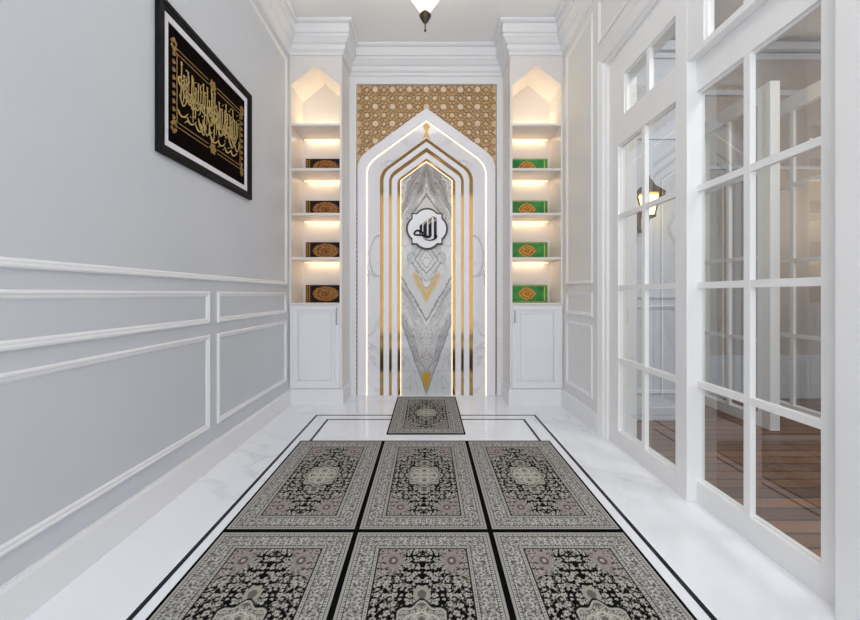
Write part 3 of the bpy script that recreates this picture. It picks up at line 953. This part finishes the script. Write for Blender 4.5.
rm = grid_mesh('rug_pile', -RW / 2, RW / 2, -RL / 2, RL / 2, 190, 330, rug_colours, lambda U, V: (U, V, np.full(U.shape, RH)))
rm.materials.append(RUGM)
def first_rug():
    t = thing('prayer_rug', '', 'rug', (0, 0, 0), 'patterned prayer rugs on the floor')
    o = bpy.data.objects.new('woven_pile', rm); C.objects.link(o); o.parent = t
    m = MB(); bw = .0125
    x, y = RW / 2, RL / 2
    m.box(-x - bw, x + bw, -y - bw, -y, .0013, RH + .001).box(-x - bw, x + bw, y, y + bw, .0013, RH + .001)
    m.box(-x - bw, -x, -y, y, .0013, RH + .001).box(x, x + bw, -y, y, .0013, RH + .001)
    m.box(-x, x, -y, y, .0013, .004)
    m.build('bound_edge', BIND, t)['label'] = 'black bound edge'
    return t
rug = first_rug()
spots = [(-.017, 3.828, 'grey and black patterned prayer rug lying alone right in front of the niche'),
         (-.698, 2.502, 'patterned prayer rug at the left end of the full row across the floor'),
         (-.024, 2.502, 'patterned prayer rug in the middle of the full row across the floor'),
         (.650, 2.502, 'patterned prayer rug at the right end of the full row across the floor'),
         (-.698, 1.326, 'leftmost patterned prayer rug of the nearest row, cut off by the lower picture edge'),
         (-.024, 1.326, 'middle patterned prayer rug of the nearest row, cut off by the lower picture edge'),
         (.650, 1.326, 'rightmost patterned prayer rug of the nearest row, cut off by the lower picture edge')]
for i, (x, y, lab) in enumerate(spots):
    r_ = rug if i == 0 else copy_tree(rug)
    r_.location = (x, y, 0); r_['label'] = lab

# ------------------------------------------------------------------ glazed doors on the right
MU = .036
ROWS = (.61, .05, -.52)
GB0, GT0 = E(-1.08), E(1.17)
def leaf(n, xf, y_near, y_far, g_near, g_far, z1, label, rows=ROWS, z0=0.0, gb=GB0, gt=GT0, thick=.055, mus=None, pm=None, yshade=None):
    """glazed leaf in a plane x=xf, glass between g_near..g_far, one upright bar in the middle"""
    m = MB()
    m.box(xf, xf + thick, y_near, g_near, z0, z1).box(xf, xf + thick, g_far, y_far, z0, z1)
    m.box(xf, xf + thick, g_near, g_far, z0, gb).box(xf, xf + thick, g_near, g_far, gt, z1)
    o = struct(m.build(n, pm or DOORP, bevel=.002), label, 'door')
    yc = (g_near + g_far) / 2
    mm = MB()
    mm.box(xf + .002, xf + .031, yc - MU / 2, yc + MU / 2, gb, gt)
    for r_ in rows: mm.box(xf + .004, xf + .031, g_near, g_far, E(r_) - MU / 2, E(r_) + MU / 2)
    mm.build('glazing_bars', pm or DOORP, o)
    # thin inner bead round the glass
    b = MB()
    b.sweep([(g_near, gb), (g_near, gt), (g_far, gt), (g_far, gb)], [(0, .018), (.008, .022), (.008, .035), (0, .035)], lambda u_, v_, h: (xf + h, u_, v_), True)
    b.build('glazing_bead', pm or DOORP, o)
    MB().box(xf + .031, xf + .035, g_near, g_far, gb, gt).build('glass', GLASS, o)
    return o
leaf('door_1', XD, 2.303, 3.163, 2.303, 3.0, E(1.344), 'white glazed door leaf nearest the right cabinet')
# frame: posts and transom bar standing proud, in one plane with the far leaf
frm = MB()
zt0, zt1 = E(1.344), E(1.38)
frm.box(XD - .0015, XD + .085, 2.20, 2.303, 0, E(1.958)).box(XD - .0015, XD + .085, 1.297, 1.40, 0, E(1.958))
frm.box(XD, XD + .11, YR, 3.163, zt0, zt1)
frm.box(XD, XD + .11, YR, 3.163, E(1.69), E(1.96))
frm.box(XD + .0005, XD + .10, 2.91, 3.17, zt1 - .005, E(1.695))
frm.box(XD - .002, XO, 3.163, 3.2, 0, E(1.96))
NT[0] += 1
struct(frm.build('trim_%d' % NT[0], DOORP, bevel=.003), 'white frame with posts and transom bar holding the glazed doors', 'door frame')
leaf('door_2', XD + .055, 1.400, 2.25, 1.505, 2.209, E(1.344), 'white glazed door leaf nearest the viewer, set back behind the post')
leaf('door_3', XD, .40, 1.297, .50, 1.197, E(1.344), 'white glazed door leaf beside the viewer')
leaf('door_4', XD + .055, -.6, .40, -.45, .30, E(1.344), 'white glazed door leaf behind the viewer')
# transom lights
def transom(n, y0, y1, label):
    g0, g1 = E(1.385), E(1.685)
    m = MB()
    m.sweep([(y0, E(1.38)), (y0, E(1.69)), (y1, E(1.69)), (y1, E(1.38))], [(0, .012), (.012, .016), (.012, .04), (0, .04)], lambda u_, v_, h: (XD + h, u_, v_), True)
    o = struct(m.build(n, DOORP), label, 'window')
    yc = (y0 + y1) / 2
    MB().box(XD + .008, XD + .04, yc - .017, yc + .017, E(1.38), E(1.69)).build('glazing_bar', DOORP, o)
    MB().box(XD + .026, XD + .030, y0, y1, E(1.38), E(1.69)).build('glass', GLASS, o)
transom('window_1', 2.303, 2.91, 'transom light over the far glazed door')
st = MB().box(XD, XD + .06, 2.07, 2.20, zt1, E(1.69)).box(XD, XD + .06, 1.40, 1.53, zt1, E(1.69))
NT[0] += 1
struct(st.build('trim_%d' % NT[0], DOORP), 'white uprights beside the near transom light', 'door frame')
transom('window_2', 1.53, 2.07, 'transom light over the near glazed door')
transom('window_3', YR + .05, 1.297, 'transom light beside the viewer')

# ------------------------------------------------------------------ terrace beyond the doors
TX1, TY1, TY2 = 5.2, 3.62, 4.40
ZT = E(2.95)
struct(MB().box(XO, TX1, YR - 3, TY2 + .1, -.1, -.004).build('floor.001', DECK), 'brown wooden deck outside the glazed doors', 'deck')
struct(MB().box(XO, 2.47, TY1, TY2 + .1, -.004, ZT).build('wall_terrace', GREYW), 'pale wall outside carrying the lantern', 'wall')
fw = MB().box(2.47, TX1, TY2, TY2 + .1, E(-.71), ZT)
struct(fw.build('wall_far', TAUPE), 'taupe wall across the terrace', 'wall')
struct(MB().box(2.47, TX1, TY2 - .02, TY2 + .1, -.004, E(-.71)).build('wall_far_base', GREYW), 'pale wainscot of the taupe wall', 'wall')
struct(MB().box(TX1, TX1 + .1, YR - 3, TY2 + .1, -.004, ZT).build('wall_outer', TAUPE), 'taupe wall far beyond the terrace windows', 'wall')
struct(MB().box(XO, TX1, .6, TY2 + .1, ZT, ZT + .1).build('ceiling.001', CEIL), 'pale ceiling over the terrace', 'ceiling')
tt = MB()
tt.box(XO, 2.485, TY1 - .015, TY1, 0, .12)
struct(tt.build('baseboard_terrace', GREYW), 'white baseboard outside under the lantern', 'baseboard')
def facing(n, x0, x1, y, zs, label):
    m = MB()
    for z, hgt, dep in zs: m.box(x0, x1, y - dep, y, E(z), E(z) + hgt)
    struct(m.build(n, GREYW, bevel=.004), label, 'moulding')
NT[0] += 1; facing('trim_%d' % NT[0], XO, 2.485, TY1, [(2.24, .05, .02), (2.30, .09, .05), (2.41, .05, .09), (1.47, .03, .012), (-.04, .03, .015)], 'mouldings on the pale wall outside')
NT[0] += 1; facing('trim_%d' % NT[0], 2.47, TX1, TY2, [(2.70, .07, .03), (2.79, .08, .08), (2.29, .06, .03), (1.44, .04, .02)], 'mouldings on the taupe wall outside')
NT[0] += 1
P = [(1.95, E(-.95)), (1.95, E(-.11)), (2.38, E(-.11)), (2.38, E(-.95))]
struct(MB().sweep(P, tprof, lambda u_, v_, h: (u_, TY1 - h, v_), True).build('trim_%d' % NT[0], GREYW), 'panel moulding low on the pale wall outside', 'moulding')
tall = (1.10, .34, -.42)
leaf('door_5', 3.0, 3.33, 4.29, 3.46, 4.157, E(1.87), 'white glazed leaf standing open on the deck', rows=tall, gb=E(-1.10), gt=E(1.72), thick=.085, z0=0.0)
leaf('window_4', 3.66, 3.33, 4.38, 3.50, 4.157, E(2.0), 'far white window wall across the deck', rows=tall, gb=E(-1.12), gt=E(1.85), thick=.06)
leaf('window_5', 3.66, 2.2, 3.33, 2.36, 3.19, E(2.0), 'white window wall across the deck, nearer bay', rows=tall, gb=E(-1.12), gt=E(1.85), thick=.06)

# wall lantern outside
LXc, LYc, LZc = 1.985, 3.42, E(.84)
lan = thing('wall_lantern', 'dark bronze lit lantern on a bracket on the wall outside the far glazed door', 'lantern', (LXc, TY1, LZc - .2))
mb = MB()
mb.box(LXc - .035, LXc + .035, TY1 - .02, TY1 - .001, LZc - .26, LZc - .02)
mb.tube([(LXc, TY1 - .02, LZc - .2), (LXc, TY1 - .10, LZc - .27), (LXc, LYc + .02, LZc - .25), (LXc, LYc, LZc - .16)], .012)
mb.build('bracket', IRON, lan)
rf = MB().lathe([(0.0, LZc + .23), (.012, LZc + .225), (.016, LZc + .20), (.03, LZc + .185), (.06, LZc + .13), (.15, LZc + .055), (.15, LZc + .045), (.09, LZc + .05), (0, LZc + .05)], LXc, LYc, 6)
rf.build('roof', IRON, lan)
cg = MB()
for k in range(6):
    a = math.pi / 3 * k
    cg.tube([(LXc + .10 * math.cos(a), LYc + .10 * math.sin(a), LZc + .05), (LXc + .055 * math.cos(a), LYc + .055 * math.sin(a), LZc - .14)], .007, 6)
cg.lathe([(0, LZc - .165), (.03, LZc - .16), (.062, LZc - .145), (.062, LZc - .135), (0, LZc - .135)], LXc, LYc, 12)
cg.build('cage', IRON, lan)
MB().lathe([(0, LZc + .04), (.088, LZc + .04), (.05, LZc - .13), (0, LZc - .13)], LXc, LYc, 6).build('lit_glass', LAMPG, lan)

# ------------------------------------------------------------------ pendant whose tip hangs into view
PXc, PYc, PZt = -.021, 2.8, E(1.93)
pen_ = thing('pendant_lamp', 'dark metal pendant lamp hanging from the ceiling, only its tip in view', 'lamp', (PXc, PYc, ZC))
MB().lathe([(0, PZt), (.007, PZt + .004), (.009, PZt + .012), (.005, PZt + .022), (.005, PZt + .06), (.02, PZt + .075), (.045, PZt + .12), (.03, PZt + .14), (.008, PZt + .16), (0, PZt + .16)], PXc, PYc, 16).build('finial', IRON, pen_, smooth=True)
MB().lathe([(.0, PZt + .16), (.05, PZt + .17), (.11, PZt + .26), (.125, PZt + .30), (.122, PZt + .30), (.105, PZt + .26), (.05, PZt + .18), (0, PZt + .172)], PXc, PYc, 24).build('lamp_shade', mat('opal_shade', srgb(240, 232, 216), .4, emit=srgb(255, 238, 210), estr=1.5), pen_, smooth=True)
MB().tube([(PXc, PYc, PZt + .17), (PXc, PYc, ZC - .02)], .008).lathe([(0, ZC - .03), (.05, ZC - .025), (.06, ZC), (0, ZC)], PXc, PYc, 16).build('rod', IRON, pen_)

# ------------------------------------------------------------------ light
W = bpy.data.worlds.new('daylight'); SC.world = W; W.use_nodes = True
wb = W.node_tree.nodes['Background']
wb.inputs[0].default_value = (.90, .95, 1.0, 1); wb.inputs[1].default_value = 1.1
def lamp(name, typ, loc, energy, colour, rot=(0, 0, 0), **kw):
    l = bpy.data.lights.new(name, typ); l.energy = energy; l.color = colour
    for k, v in kw.items(): setattr(l, k, v)
    o = bpy.data.objects.new(name, l); C.objects.link(o); o.location = loc; o.rotation_euler = rot
    return o
# daylight arriving through the wide opening behind the viewer
lamp('daylight_opening', 'AREA', (0, YR - .3, 2.05), 70, (.94, .97, 1.0), (math.radians(90), 0, 0), shape='RECTANGLE', size=2.8, size_y=3.95)
# unseen fill lights added under the ceiling to brighten the room
for k, y in enumerate((.6, 2.4)):
    lamp('ceiling_fill', 'AREA', (0, y, ZC - .02), 5, (1.0, .96, .91), (0, 0, 0), shape='DISK', size=.5)
for cab, sgn, xm_ in ((cabL, -1, (lo0 + lo1) / 2), (cabR, 1, (ro0 + ro1) / 2)):
    for hh in (1.849, 1.365, .880, .399):
        lamp('shelf_lamp', 'AREA', (xm_, YB - .045, E(hh - .029)), .45, (1.0, .68, .38), (math.radians(10), 0, 0), shape='RECTANGLE', size=.40, size_y=.02)
    lamp('shelf_lamp', 'AREA', (xm_, YB - .05, E(1.862)), 1.6, (1.0, .77, .48), (math.radians(180), 0, 0), shape='RECTANGLE', size=.36, size_y=.04)
lamp('pendant_bulb', 'POINT', (PXc + .03, PYc, PZt + .25), 20, (1.0, .95, .88), shadow_soft_size=.04)
lamp('terrace_fill', 'AREA', (2.6, 1.6, ZT - .05), 45, (1.0, .97, .93), (0, 0, 0), shape='DISK', size=.6)  # unseen fill light, added to brighten the terrace
lamp('lantern_bulb', 'POINT', (LXc, LYc + .0, LZc - .04), 9, (1.0, .78, .36), shadow_soft_size=.03)
lamp('far_warm_fill', 'POINT', (4.5, 3.7, E(.9)), 14, (1.0, .78, .58), shadow_soft_size=.1)  # added warm fill for the taupe walls, no fixture stands there

# ------------------------------------------------------------------ camera and view
cd = bpy.data.cameras.new('camera'); cam = bpy.data.objects.new('camera', cd); C.objects.link(cam)
cam.location = (0, 0, CAM_H); cam.rotation_euler = (math.radians(90), 0, 0)
cd.sensor_width = 36; cd.lens = 380 / 860 * 36
cd.shift_x = 2 / 860; cd.shift_y = -16 / 860
cd.clip_start = .02
SC.camera = cam
vs = SC.view_settings
SC.display_settings.display_device = 'sRGB'
vs.view_transform = 'Standard'; vs.look = 'None'; vs.gamma = 1.0; vs.exposure = -.04; vs.use_curve_mapping = False
SC.cycles.use_denoising = True
SC.cycles.max_bounces = 10; SC.cycles.diffuse_bounces = 5; SC.cycles.glossy_bounces = 5; SC.cycles.transparent_max_bounces = 16
SC.cycles.sample_clamp_indirect = 6.0
